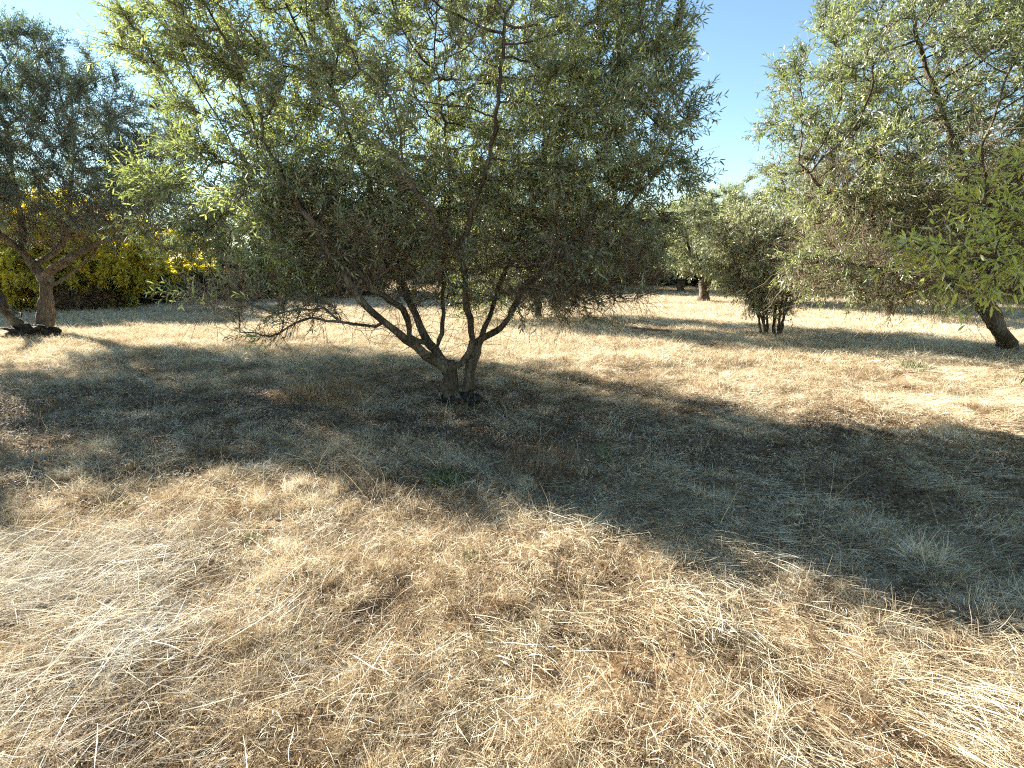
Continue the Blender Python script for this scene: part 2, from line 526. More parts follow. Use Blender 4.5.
def dress(sk, root, origin, ells, rng, *, leafmat, barkmat, twigmat, n_shoot, L, W, per, shoot_len=(.18, .42),
          bare_low=None, bare_frac=.2, hd=True, thick=.03, tint=.35, droop=.07, up=.35, twig_r=(.0026, .0012), limbs=1,
          fine=.012, tint_noise=.3, dens=None, barkfn=None, nbare=None, bare_max=.016, low_z=9., bare_len=(.15, .55), bare_r=1.1):
    """turns a finished skeleton into trunk / limb / twigs / crown meshes under the root empty"""
    o = np.array(origin, float)
    for li in range(limbs):
        res = sk.tubes(sel_limb=li, rng=rng)
        if res is None: continue
        V, Fc = res
        nm = 'trunk' if li == 0 else 'limb'
        mt = barkfn(li) if barkfn else barkmat
        mesh_obj(nm, V - o, Fc, np.full(len(Fc), 4), mt, root, smooth=True)
    cand = np.where((sk.rad < fine))[0]
    cand = np.array([c for c in cand if sk.par[c] is not None])
    P = sk.P[cand]; par = np.array([sk.par[c] for c in cand]); T = norm(P - sk.P[par])
    tipw = np.where(np.array([len(sk.kids[c]) for c in cand]) == 0, 4.0, 1.0)
    if dens is not None: tipw = tipw * dens(P)
    cen = np.array(ells[0][0])
    pr = tipw / tipw.sum()
    pick = rng.choice(len(cand), n_shoot, p=pr)
    b = P[pick] + (sk.P[par[pick]] - P[pick]) * rng.random((n_shoot, 1))
    outw = norm(b - cen)
    d = norm(T[pick] * .6 + outw * .45 + np.array([0, 0, up]) + rng.normal(0, .42, (n_shoot, 3)))
    ln = rng.uniform(shoot_len[0], shoot_len[1], n_shoot)
    S = shoots(b, d, ln, 6, np.abs(rng.normal(droop, .08, n_shoot)), rng)
    leafy = np.ones(n_shoot, bool)
    if bare_low is not None:
        pb = bare_low(b)
        leafy &= rng.random(n_shoot) > pb
    ta = tint + tint_noise * (vnoise(b[:, 0] * 1.6 + b[:, 2], b[:, 1] * 1.6 + b[:, 2] * 1.3) - .5) * 2 + rng.normal(0, .1, n_shoot)
    rr0 = np.full(n_shoot, twig_r[0]); rr1 = np.full(n_shoot, twig_r[1])
    nb = nbare if nbare is not None else int(n_shoot * bare_frac)
    # extra bare twigs inside the crown
    cand2 = np.array([c for c in np.where(sk.rad < bare_max)[0] if sk.par[c] is not None])
    lowb = np.clip((low_z - sk.P[cand2][:, 2]), 0.05, 1.0)
    pick2 = cand2[rng.choice(len(cand2), nb, p=lowb / lowb.sum())]
    b2 = sk.P[pick2]
    d2 = norm(norm(b2 - sk.P[[sk.par[c] for c in pick2]]) * .5 + rng.normal(0, .6, (nb, 3)) + np.array([0, 0, .12]))
    S2 = shoots(b2, d2, rng.uniform(bare_len[0], bare_len[1], nb), 6, np.abs(rng.normal(.02, .05, nb)), rng, wig=.28)
    SS = np.concatenate([S, S2]); r0 = np.concatenate([rr0, np.full(nb, twig_r[0] * bare_r) * rng.uniform(.6, 1.4, nb)]); r1 = np.concatenate([rr1, np.full(nb, twig_r[1])])
    V, Fc = shoot_mesh(SS, r0, r1)
    mesh_obj('twigs', V - o, Fc, np.full(len(Fc), 4), twigmat, root, smooth=True)
    V, Fc, tn = leaf_mesh(S[leafy], per, L, W, rng, ta[leafy], hd=hd)
    mesh_obj('crown', V - o, Fc, np.full(len(Fc), 4), leafmat, root, attrs={'tint': np.clip(tn, 0, 1)})
    return root


def link_copy(root, loc, rotz, scale, label):
    c = root.copy(); COL.objects.link(c); c.location = loc; c.rotation_euler = (0, 0, rotz)
    c.scale = scale if not isinstance(scale, (int, float)) else (scale,) * 3
    c['label'] = label
    for ch in list(root.children):
        k = ch.copy(); COL.objects.link(k); k.parent = c
    return c


# ------------------------------------------------------------------ the near olive tree in the middle
def hero_tree():
    rng = np.random.default_rng(11)
    gz = float(H(*HERO))
    base = np.array([HERO[0], HERO[1], gz])
    sk = Skel()
    Yb = HERO[1]
    A = lambda px, py, dy=0.: at(px, py, Yb + dy)
    # two stems rising from one foot
    foot = sk.polyline([A(460, 420), A(458, 409), A(455, 401)], .24, .125, 0, None, .03, rng, .004)
    left = sk.polyline([A(455, 401), A(451, 392), A(449, 380), A(449, 368)], .118, .088, 0, foot[-1], .04, rng, .005)
    right = sk.polyline([A(460, 404, .02), A(467, 388, .06), A(469, 371, .08), A(474, 357, .10), A(477, 343, .12)], .072, .052, 1, foot[-3], .05, rng, .006)
    top = left[-1]
    mid = left[-4]
    def L(pts, r0, r1, lid, start='near', wob=.012): return sk.polyline(pts, r0, r1, lid, start, .09, rng, wob)
    a = L([A(438, 363, -.05), A(428, 357, -.12), A(407, 340, -.25), A(385, 323, -.4), A(365, 307, -.5), A(354, 291, -.55), A(340, 268, -.6), A(318, 235, -.65), A(292, 190, -.6), A(262, 140, -.45)], .050, .014, 2, top)
    b = L([A(441, 357, 0), A(428, 342, .05), A(419, 323, .1), A(411, 305, .15), A(402, 282, .2), A(392, 245, .3), A(374, 195, .45), A(350, 140, .5), A(330, 80, .6)], .046, .015, 3, top)
    a2 = L([A(385, 323, -.4), A(366, 326, -.5), A(340, 322, -.6), A(312, 318, -.7), A(296, 322, -.7), A(272, 336, -.7), A(240, 330, -.7)], .018, .006, 2)
    L([A(340, 322, -.6), A(322, 308, -.75), A(285, 312, -.8), A(240, 306, -.8), A(214, 314, -.8)], .013, .004, 2)
    b2 = L([A(411, 337, .0), A(407, 317, -.1), A(392, 301, -.3), A(374, 290, -.5), A(352, 262, -.4), A(322, 225, -.3), A(285, 195, 0), A(240, 165, .3)], .034, .010, 3, b[3])
    c = L([A(437, 347, .05), A(442, 323, .15), A(443, 294, .25), A(445, 262, .35), A(450, 205, .5), A(446, 140, .7), A(436, 60, .8)], .026, .010, 4, b[3])
    d = L([A(460, 364, 0), A(469, 352, 0), A(472, 339, -.02), A(469, 310, -.1), A(466, 287, -.2), A(463, 262, -.3), A(470, 220, -.45), A(488, 160, -.6), A(500, 90, -.7), A(505, 10, -.7)], .037, .013, 5, top)
    e = L([A(484, 338, .12), A(494, 332, .1), A(508, 316, .05), A(521, 290, 0), A(538, 276, -.1), A(556, 264, -.1), A(590, 240, 0), A(630, 205, .05), A(665, 160, .1), A(690, 110, .1)], .036, .009, 6, right[-1])
    f = L([A(481, 336, .15), A(489, 318, .25), A(496, 300, .35), A(506, 270, .5), A(528, 220, .7), A(556, 150, .8), A(590, 80, .85)], .031, .010, 7, right[-1])
    L([A(521, 290, 0), A(560, 282, -.3), A(600, 290, -.5), A(635, 300, -.5)], .016, .005, 6)
    L([A(463, 262, -.3), A(430, 215, -.9), A(405, 160, -1.2), A(395, 100, -1.3)], .02, .008, 5)
    L([A(402, 282, .2), A(360, 240, 1.0), A(300, 190, 1.5), A(250, 120, 1.6)], .024, .008, 3)
    L([A(506, 270, .5), A(540, 230, 1.3), A(590, 180, 1.7)], .02, .008, 7)
    ng = len(sk.P)
    ells = [((-.75, 6.55, 3.55), (2.2, 1.75, 2.2), 8.5),
            (A(590, 150, 0), (1.1, 1.1, 1.5), 2.8),
            (A(632, 120, .1), (.6, .8, 1.2), 1.2),
            (A(622, 35, .1), (.6, .8, .7), .8),
            (A(590, 265, .0), (.95, .9, .55), 1.5),
            (A(335, 215, -.15), (1.0, .7, .70), 2.6),
            (A(215, 200, .5), (1.1, .6, .75), 1.3),
            (A(255, 60, .2), (1.25, 1.0, 1.15), 2.0),
            (A(160, 20, .2), (.55, .6, .65), .5),
            (A(255, 298, -.2), (.9, .4, .25), .4),
            ((-.6, 6.6, 1.9), (2.1, 1.4, .85), 3.0),
            ((-.5, 7.4, 2.9), (1.8, 1.0, 1.2), 1.5),
            (A(570, 300, -.3), (.75, .6, .28), .6),
            ]
    At = ell_attract(ells, 3600, rng, clump=.35, shell=.3, zmin=.75)
    sk.colonize(At, .10, 1.3, .17, 90, rng, trop=(0, 0, .10), maxn=14000)
    sk.finish(tip=.0042, expo=2.35)
    root = empty('olive_tree', base)
    tag(root, 'wide olive tree in the middle with a forked double trunk and dark foot', 'tree')

    def bare(p):
        z = p[:, 2]; q = np.clip((2.45 - z) / 1.0, 0, 1) * .84
        # left-hand skirt keeps its leaves lower down
        lf = (p[:, 0] < -1.9)
        q = np.where(lf, np.clip((1.6 - z) / .5, 0, 1) * .8, q)
        r_ = np.sqrt(((p[:, 0] + .75) / 2.2) ** 2 + ((p[:, 1] - 6.2) / 2.0) ** 2 + ((p[:, 2] - 3.6) / 2.2) ** 2)
        inner = np.clip((.7 - r_) / .5, 0, 1) * .8
        return np.maximum(q, inner)
    dress(sk, root, base, ells, rng, leafmat=M_LEAF, barkmat=M_BARK, twigmat=M_TWIG, n_shoot=14500, L=.064, W=.0135, per=9,
          shoot_len=(.18, .42), bare_low=bare, nbare=7500, bare_max=.055, low_z=2.7, bare_len=(.15, .6), bare_r=1.05, up=.55, droop=.02, limbs=8, fine=.010, tint=.5)
    n = 56; a = np.linspace(0, 2 * math.pi, n, endpoint=False); rows = 24
    t = np.linspace(-math.pi / 2, math.pi / 2, rows)
    AA, TT = np.meshgrid(a, t)
    dd = np.stack([np.cos(TT) * np.cos(AA), np.cos(TT) * np.sin(AA), np.sin(TT)], -1)
    bump = 1 + .5 * (vnoise(dd[..., 0] * 3 + 17, dd[..., 1] * 3 + dd[..., 2] * 2) - .5) + .6 * (vnoise(dd[..., 0] * 8 + 33, dd[..., 1] * 8 + dd[..., 2] * 8) - .5)
    VV = dd * bump[..., None] * np.array([.23, .19, .13]) + np.array([.04, 0, -.03])
    ix = np.arange(rows * n).reshape(rows, n); jx = np.roll(ix, -1, 1)
    ff = np.stack([ix[:-1], jx[:-1], jx[1:], ix[1:]], -1).reshape(-1, 4)
    mesh_obj('root_collar', VV.reshape(-1, 3), ff, np.full(len(ff), 4), M_BARK_CHAR, root, smooth=True)
    return root


hero_tree()


# ------------------------------------------------------------------ generic trees
def make_tree(name, loc, seed, label, cat='tree', group=None, *, h=4.5, rad=2.3, base_z=1.2, trunk_r=.17, fork=.8, nl=5, lean=(0, 0),
              leaf=None, bark=None, twig=None, n_att=1100, n_shoot=4200, L=.085, W=.02, per=7, hd=False, ells=None, step=.16, infl=1.6,
              kill=.28, low_bare=.7, tint=.4, stems=None, nbare=None, bare_max=.016, low_z=9., bare_len=(.15, .55), skirt=0.0, extra=None, shoot_len=(.22, .5), bare_frac=.25, up=.3, droop=.07,
              clump=.4, fine=.014, twig_r=(.004, .002), barkfn=None, dens=None, shell=.35, tint_noise=.3):
    rng = np.random.default_rng(seed)
    sk = Skel()
    o = np.zeros(3)
    nlim = 1
    if stems is None:
        tp = np.array([lean[0] * fork, lean[1] * fork, fork])
        tr = sk.polyline([(0, 0, -.12), (0, 0, .02), tp * .5 + rng.normal(0, .03, 3) * [1, 1, 0], tp], trunk_r * 1.25, trunk_r * .85, 0, None, .08, rng, .006)
        a0 = rng.uniform(0, 6.28)
        for i in range(nl):
            a = a0 + i * 2 * math.pi / nl + rng.normal(0, .25)
            out = rad * rng.uniform(.35, .6); zt = fork + (h - fork) * rng.uniform(.45, .75)
            st = tr[-1 - int(rng.integers(0, 2))]
            p0 = sk.P[st]
            e = np.array([math.cos(a) * out + lean[0] * h * .5, math.sin(a) * out + lean[1] * h * .5, zt])
            m1 = p0 * .62 + e * .38 + np.array([math.cos(a), math.sin(a), 0]) * out * .22 - np.array([0, 0, .12 * (zt - fork)])
            sk.polyline([m1 * .5 + p0 * .5 - np.array([0, 0, .04]), m1, e], trunk_r * rng.uniform(.4, .6), .015, nlim, st, .12, rng, .02)
            nlim += 1
    else:
        for i, s_ in enumerate(stems):
            pts, r0, r1, st = s_
            sk.polyline(pts, r0, r1, i, st, .09, rng, .008)
            nlim = i + 1
    if ells is None:
        cz = (base_z + h) / 2
        ells = [((lean[0] * cz, lean[1] * cz, cz), (rad, rad, (h - base_z) / 2), 1.0)]
        for k in range(5):
            a = rng.uniform(0, 6.28)
            q = rng.uniform(.5, .8)
            ells.append(((math.cos(a) * rad * q, math.sin(a) * rad * q, cz + rng.uniform(-.5, .45) * (h - base_z) * .7), (rad * .42,) * 3, .14))
        if skirt > 0: ells.append(((0, 0, base_z * .8), (rad * .9, rad * .9, base_z * .5), skirt))
    At = ell_attract(ells, n_att, rng, clump=clump, shell=shell, zmin=.15)
    sk.colonize(At, step, infl * 1.2, kill, 70, rng, trop=(0, 0, .1), maxn=6000)
    sk.finish(tip=.005, expo=2.3)
    root = empty(name, loc)
    tag(root, label, cat, group)
    zs = base_z
    c0 = np.array(ells[0][0]); r0_ = np.array(ells[0][1])

    def bare(p):
        q = np.clip((zs + .5 - p[:, 2]) / .8, 0, 1) * low_bare
        rr = np.sqrt((((p - c0) / r0_) ** 2).sum(1))
        return np.maximum(q, np.clip((.6 - rr) / .5, 0, 1) * .8)
    dress(sk, root, o, ells, rng, leafmat=leaf or M_LEAF, barkmat=bark or M_BARK, twigmat=twig or M_TWIG, n_shoot=n_shoot, L=L, W=W, per=per,
          shoot_len=shoot_len, bare_low=bare, bare_frac=bare_frac, hd=hd, limbs=nlim, fine=fine, tint=tint, twig_r=twig_r, up=up, droop=droop,
          barkfn=barkfn, dens=dens, tint_noise=tint_noise, nbare=nbare, bare_max=bare_max, low_z=low_z, bare_len=bare_len)
    return root


def gloc(x, y, dz=0): return (x, y, float(H(x, y)) - .02 + dz)


# left tree with pale trunk
lb = on_ground(45, 337)
def LT(px, py, dy=0.): return at(px, py, lb[1] + dy) - lb
left_stems = [
    ([(0.02, 0, -.15), (0, 0, .1), LT(46, 312), LT(46, 290), LT(45, 278)], .155, .125, None),
    ([LT(36, 268), LT(22, 252, -.1), LT(5, 238, -.3), LT(-20, 215, -.5), LT(-45, 180, -.6)], .09, .03, 'near'),
    ([LT(52, 270, -.1), LT(64, 262, -.2), LT(84, 250, -.4), LT(110, 238, -.7), LT(140, 232, -.8), LT(175, 226, -.8), LT(200, 215, -.7)], .085, .02, 'near'),
    ([LT(40, 262, .1), LT(55, 252, .3), LT(66, 235, .5), LT(70, 200, .7), LT(74, 150, .9)], .07, .02, 'near'),
    ([LT(52, 285, -.1), LT(62, 280, -.2), LT(76, 270, -.3), LT(92, 255, -.3), LT(105, 235, -.2)], .04, .015, 'near'),
    ([LT(22, 252, -.1), LT(22, 225, .2), LT(15, 190, .4), LT(10, 140, .5)], .07, .025, 'near'),
]
make_tree('olive_tree', lb, 21, 'dark leafed olive tree at the left with a short pale straight trunk', h=6.4, rad=3.3, base_z=2.3, nl=5,
          stems=left_stems, ells=[(LT(40, 155, .3), (3.0, 2.3, 1.75), 3), (LT(150, 215, -.5), (1.5, 1.3, .8), .9), (LT(25, 90, .2), (1.7, 1.6, 1.2), .9),
                                  (LT(-10, 150, 0), (2.2, 2, 2), 1)],
          leaf=M_LEAF_BLUE, bark=M_BARK_GREY, n_att=2400, n_shoot=9000, L=.07, W=.017, per=9, kill=.24, step=.14, tint=.35, hd=False, bare_frac=.6,
          low_bare=.95, twig_r=(.0035, .002))
# leaning blackened second stem beside it: a felled limb resting against the trunk's foot
def log_thing():
    rng = np.random.default_rng(5)
    sk = Skel()
    b = LT(40, 338, -.5)
    pts = [LT(50, 340, -.45) + [0, 0, .05], LT(30, 331, -.4), LT(14, 320, -.3), LT(-4, 296, -.2), LT(-30, 272, -.1), LT(-60, 250, 0)]
    sk.polyline(pts, .12, .05, 0, None, .07, rng, .02)
    sk.polyline([LT(-4, 296, -.2), LT(4, 306, -.6), LT(24, 316, -.9)], .04, .012, 0, 'near', .08, rng, .02)
    sk.finish()
    root = empty('fallen_limb', lb)
    tag(root, 'blackened fallen limb leaning against the foot of the pale trunked tree at the left', 'fallen branch')
    V, Fc = sk.tubes(rng=rng, lump=.22)
    mesh_obj('branch', V, Fc, np.full(len(Fc), 4), M_BARK, root, smooth=True)
    # charred root lump
    n = 40; a = np.linspace(0, 2 * math.pi, n, endpoint=False); rows = 22
    t = np.linspace(-math.pi / 2, math.pi / 2, rows)
    AA, TT = np.meshgrid(a, t)
    dd = np.stack([np.cos(TT) * np.cos(AA), np.cos(TT) * np.sin(AA), np.sin(TT)], -1)
    bump = 1 + .35 * (vnoise(dd[..., 0] * 3 + 7, dd[..., 2] * 3 + dd[..., 1] * 2) - .5) + .7 * (vnoise(dd[..., 0] * 8 + 3, dd[..., 1] * 8 + dd[..., 2] * 8) - .5)
    VV = dd * bump[..., None] * np.array([.50, .30, .20]) + LT(32, 334, -.45)
    ix = np.arange(rows * n).reshape(rows, n); jx = np.roll(ix, -1, 1)
    ff = np.stack([ix[:-1], jx[:-1], jx[1:], ix[1:]], -1).reshape(-1, 4)
    mesh_obj('burl', VV.reshape(-1, 3), ff, np.full(len(ff), 4), M_BARK_CHAR, root, smooth=True)
log_thing()

# tree beyond the left edge; its crown shades the left foreground
make_tree('olive_tree', gloc(-10.6, 9.0), 22, 'olive tree at the left edge, nearest on that side', h=3.8, rad=2.0, base_z=1.5,
          n_att=700, n_shoot=2600, L=.08, W=.02, per=8, leaf=M_LEAF_BLUE)

# big tree at the right, base past the frame's edge
def RT(px, py, Y): return at(px, py, Y) - np.array([8.9, 9.9, 0.0])
rstems = [
    ([(0, 0, -.15), (-.08, -.02, .2), RT(995, 322, 9.8), RT(979, 297, 9.6)], .15, .11, None),
    ([RT(966, 284, 9.2), RT(940, 262, 8.5), RT(905, 235, 7.7), RT(865, 215, 7.6), RT(825, 190, 7.6), RT(800, 165, 7.6)], .06, .014, 'near'),
    ([RT(980, 278, 9.3), RT(975, 225, 8.7), RT(955, 150, 8.3), RT(930, 80, 8.4), RT(910, 10, 8.4)], .09, .02, 'near'),
    ([RT(988, 282, 9.5), RT(1008, 230, 9.2), RT(1020, 150, 9.0), RT(1030, 60, 9.2)], .09, .02, 'near'),
    ([RT(955, 282, 8.9), RT(915, 275, 8.0), RT(870, 268, 7.2), RT(830, 262, 7.3)], .04, .01, 'near'),
    ([RT(985, 285, 8.9), RT(1000, 250, 7.6), RT(990, 200, 6.4), RT(980, 150, 6.2)], .05, .014, 'near'),
]
make_tree('olive_tree', gloc(8.9, 9.9), 31, 'big olive tree at the right edge with a leaning trunk and wide crown', stems=rstems, h=5.6, base_z=2.1,
          ells=[(RT(945, 115, 8.1), (2.35, 2.1, 2.1), 4), (RT(862, 175, 7.7), (.8, 1.0, 1.1), 1.2), (RT(1040, 110, 8.3), (1.8, 2.2, 2.4), 2),
                (RT(865, 268, 7.5), (1.1, 1.0, .5), 1.0), (RT(965, 260, 7.2), (.9, .9, .6), .6), (RT(930, 30, 8), (.9, 1.1, .8), .7)],
          leaf=M_LEAF, n_att=2700, n_shoot=11500, L=.06, W=.013, per=9, kill=.20, step=.12, tint=.42, hd=True, low_bare=.55,
          shoot_len=(.18, .4), twig_r=(.0025, .0012), fine=.011, nbare=10000, bare_max=.03, low_z=3.3, bare_len=(.2, .7), up=.4, droop=.04)

# nearest tree off to the right; only its outermost sprays reach into the frame
def NT(px, py, Y): return at(px, py, Y) - np.array([5.6, 4.4, 0.0])
nstems = [
    ([(0, 0, -.1), (.02, 0, .4), (0, .02, .9)], .14, .11, None),
    ([(-.3, 0, 1.3), NT(1080, 235, 4.3), NT(1020, 245, 4.2), NT(965, 258, 4.1)], .05, .008, 'near'),
    ([(-.1, .1, 1.5), NT(1120, 120, 4.6), NT(1080, 70, 4.6), NT(1060, 30, 4.6)], .06, .01, 'near'),
    ([(.4, -.1, 1.6), (.8, -.2, 2.6), (1.0, -.3, 3.6)], .06, .02, 'near'),
    ([(-.2, -.2, .8), NT(1090, 400, 4.1), NT(1060, 388, 4.0), NT(1045, 380, 4.0)], .02, .004, 'near'),
]
make_tree('olive_tree', gloc(5.6, 4.4), 41, 'nearest olive tree, its bright yellow green sprays hanging in from the right edge', stems=nstems, h=4.4, base_z=1.35,
          ells=[((1.3, .1, 2.9), (1.7, 1.6, 1.6), 3), (NT(975, 255, 4.15), (.62, .35, .33), .4), (NT(1030, 200, 4.3), (.45, .4, .4), .4)],
          leaf=M_LEAF_BACKLIT, n_att=900, n_shoot=2300, L=.082, W=.0175, per=4, kill=.17, step=.1, tint=.72, hd=True, low_bare=.15,
          shoot_len=(.15, .34), twig_r=(.0025, .0012), fine=.012, bare_frac=.2, infl=1.4)

# small many-stemmed tree right of the middle
sb = on_ground(771, 337)
def ST(px, py, dy=0.): return at(px, py, sb[1] + dy) - sb
sst = []
for (px, py, dx, r) in [(762, 333, 750, .034), (768, 336, 764, .034), (774, 337, 776, .04), (780, 336, 792, .034), (770, 334, 735, .035), (776, 335, 806, .03), (766, 335, 757, .03), (778, 334, 785, .035)]:
    dy = R.normal(0, .3)
    sst.append(([ST(px, py + 4, dy * .2) - [0, 0, .08], ST(px + (dx - px) * .25, 318, dy * .5), ST(px + (dx - px) * .7, 290, dy), ST(dx, 262, dy * 1.6), ST(dx + (dx - 770) * .3, 235, dy * 2.0)], r, r * .4, None))
make_tree('olive_tree', sb, 51, 'small bushy olive tree with many thin stems from the ground right of the middle', stems=sst, h=4, base_z=.6,
          ells=[(ST(765, 258), (1.05, 1.0, 1.0), 3), (ST(735, 245), (.6, .7, .8), 1), (ST(802, 250), (.6, .7, .7), .8), (ST(770, 300), (.5, .5, .35), .3)],
          leaf=M_LEAF_PALE, n_att=800, n_shoot=2400, L=.07, W=.017, per=8, tint=.8, low_bare=.85, bare_frac=1.2, kill=.2, step=.12, twig_r=(.0035, .002))

# tree behind the big right one, low green crown with a dark foot
make_tree('olive_tree', on_ground(887, 318), 61, 'low crowned olive tree under and behind the big right hand tree', h=3.9, rad=2.9, base_z=.5, trunk_r=.13, fork=.6,
          leaf=M_LEAF, n_att=1100, n_shoot=5600, tint=.55, skirt=.0, low_bare=.3, L=.075, W=.019, per=8)

# tree hidden behind the middle one; its shade falls across the grass at the right
make_tree('olive_tree', gloc(.7, 15.4), 71, 'olive tree directly behind the wide middle tree', h=4.2, rad=2.4, base_z=.3, trunk_r=.12, fork=.7,
          leaf=M_LEAF, n_att=1100, n_shoot=5200, tint=.4, L=.08, W=.02, per=8)

# pale trees beyond
GP = 'pale olive trees across the clearing'
pale = make_tree('olive_tree', on_ground(703, 302), 81, 'pale sunlit olive tree with a slim bare trunk standing alone across the clearing', group=GP, h=4.5, rad=2.15,
                 base_z=.95, trunk_r=.2, fork=1.0, nl=5, leaf=M_LEAF_PALE, n_att=900, n_shoot=5200, L=.09, W=.024, per=8, tint=.6, low_bare=.1,
                 bark=M_BARK, bare_frac=.1)
pale2 = make_tree('olive_tree', on_ground(755, 303), 82, 'pale green olive tree directly behind the many stemmed small tree', group=GP, h=4.4, rad=2.5,
                  base_z=.8, trunk_r=.18, fork=.7, nl=5, leaf=M_LEAF_PALE, n_att=900, n_shoot=5600, L=.09, W=.024, per=8, tint=.55, low_bare=.1, bare_frac=.1)
def gp(px, py): return tuple(on_ground(px, py))
link_copy(pale2, gp(681, 292), 1.9, .98, 'pale olive tree with dark trunk further back, left of the lone pale tree')
link_copy(pale, gp(655, 287), 3.3, 1.15, 'pale olive tree at the far end of the clearing, leftmost beside the middle crown')
link_copy(pale2, gp(730, 288), 4.4, 1.1, 'pale olive tree far back in the gap between the two nearer pale trees')
link_copy(pale, gp(845, 297), .8, 1.1, 'far olive tree seen low through the branches of the big right hand tree')
link_copy(pale2, gp(940, 303), 2.6, 1.05, 'olive tree at the back right behind the leaning trunk')
link_copy(pale, gp(1010, 300), 5.0, 1.15, 'olive tree at the far right behind the nearest bright sprays')

GD = 'dark trees along the far side'
dark = make_tree('olive_tree', gp(567, 290), 91, 'darker low crowned olive tree right of the middle trunk across the field', group=GD, h=4.8, rad=2.8, base_z=.8,
                 trunk_r=.22, fork=.8, leaf=M_LEAF, n_att=900, n_shoot=5000, L=.095, W=.026, per=8, tint=.3, low_bare=.3, bare_frac=.2)
link_copy(dark, gp(615, 286), 1.2, 1.1, 'darker olive tree at the far side, just left of the pale trees')
link_copy(dark, gp(505, 287), 2.9, 1.1, 'darker olive tree at the far side seen between the limbs of the middle tree')
link_copy(dark, gp(440, 289), 4.2, 1.05, 'darker olive tree at the far side behind the middle trunk fork')
link_copy(dark, gp(375, 292), 5.4, 1.0, 'darker olive tree at the far side behind the left limb of the middle tree')
link_copy(dark, gp(320, 296), .5, .95, 'dark far olive tree behind the low bare branch')
link_copy(dark, gp(262, 297), 3.8, .9, 'darker olive tree at the back between the yellow bushes and the middle tree')

# ------------------------------------------------------------------ bushes
def make_bush(name, loc, seed, label, group, *, w=1.6, d=1.4, h=2.2, leaf=None, n_shoot=3600, L=.06, W=.028, tint=.5, per=7, cat='bush', ns=9, bare_frac=.3, low=.25, twig=None, z0=.15, spread=.4, shoot_len=(.2, .45)):
    rng = np.random.default_rng(seed)
    st = []
    for i in range(ns):
        a = rng.uniform(0, 6.28); q = rng.uniform(.1, 1)
        x, y = math.cos(a) * w * .25 * q, math.sin(a) * d * .25 * q
        e = np.array([math.cos(a) * w * spread * 1.6 * q, math.sin(a) * d * spread * 1.6 * q, h * rng.uniform(.5, .8)])
        st.append(([(x, y, -.08), (x * 1.2, y * 1.2, .2), np.array([x, y, 0]) * .5 + e * .5, e], .03, .01, None))
    ells = [((0, 0, h * .52), (w, d, h * .48), 3), ((rng.normal(0, w * .4), rng.normal(0, d * .4), h * .7), (w * .5, d * .5, h * .35), 1),
            ((rng.normal(0, w * .5), rng.normal(0, d * .4), h * .3), (w * .6, d * .6, h * .3), 1)]
    return make_tree(name, loc, seed, label, cat, group, stems=st, ells=ells, h=h, base_z=z0, leaf=leaf, n_att=700, n_shoot=n_shoot, L=L, W=W, per=per,
                     tint=tint, low_bare=low, bare_frac=bare_frac, twig=twig, shoot_len=shoot_len, tint_noise=.35)


GY = 'yellow bushes behind the left tree'
yb = make_bush('yellow_bush', gp(22, 310), 101, 'bright yellow green bush right behind the pale trunk at the left', GY, w=2.2, d=1.6, h=3.5, leaf=M_LEAF_YELLOW, tint=.72, n_shoot=5200, L=.10, W=.05, twig=M_TWIG)
yb2 = make_bush('yellow_bush', gp(108, 309), 102, 'tall yellow bush right of the pale trunk, with dark growth at its foot', GY, w=2.0, d=1.5, h=3.7, leaf=M_LEAF_YELLOW, tint=.68, n_shoot=5000, L=.10, W=.05)
link_copy(yb, gp(-60, 310), 2.1, 1.05, 'yellow bush cut by the left edge of the frame')
link_copy(yb2, gp(170, 303), 1.3, (1.1, 1.1, .8), 'yellow green bush furthest right in its row, under the reach of the left tree')
link_copy(yb, gp(62, 302), 4.0, 1.15, 'yellow bush in the back, between the two nearest yellow ones')
GS = 'dark shrubs edging the field at the left'
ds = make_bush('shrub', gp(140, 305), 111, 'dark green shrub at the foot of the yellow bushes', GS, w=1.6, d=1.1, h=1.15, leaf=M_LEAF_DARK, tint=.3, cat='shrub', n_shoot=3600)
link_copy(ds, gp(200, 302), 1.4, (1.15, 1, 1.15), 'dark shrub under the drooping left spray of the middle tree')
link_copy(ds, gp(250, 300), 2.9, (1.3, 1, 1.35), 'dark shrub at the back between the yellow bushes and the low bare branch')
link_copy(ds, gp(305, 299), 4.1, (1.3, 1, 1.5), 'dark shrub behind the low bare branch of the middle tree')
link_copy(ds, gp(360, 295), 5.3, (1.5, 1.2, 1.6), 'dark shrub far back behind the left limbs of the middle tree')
br = make_bush('dry_shrub', gp(84, 311), 121, 'brown dry shrub with bare twigs at the foot of the yellow bushes', None, w=.9, d=.7, h=.8, leaf=M_STRAW_BROWN, tint=.5, cat='shrub', n_shoot=1200, bare_frac=1.2, low=.4)
brg = 'brown dry shrubs'
br['group'] = brg
link_copy(br, gp(235, 303), 2.2, 1.3, 'brown dry shrub among the dark shrubs at the back left')
link_copy(br, gp(330, 300), .7, 1.4, 'brown dry shrub far back left of the middle trunk')
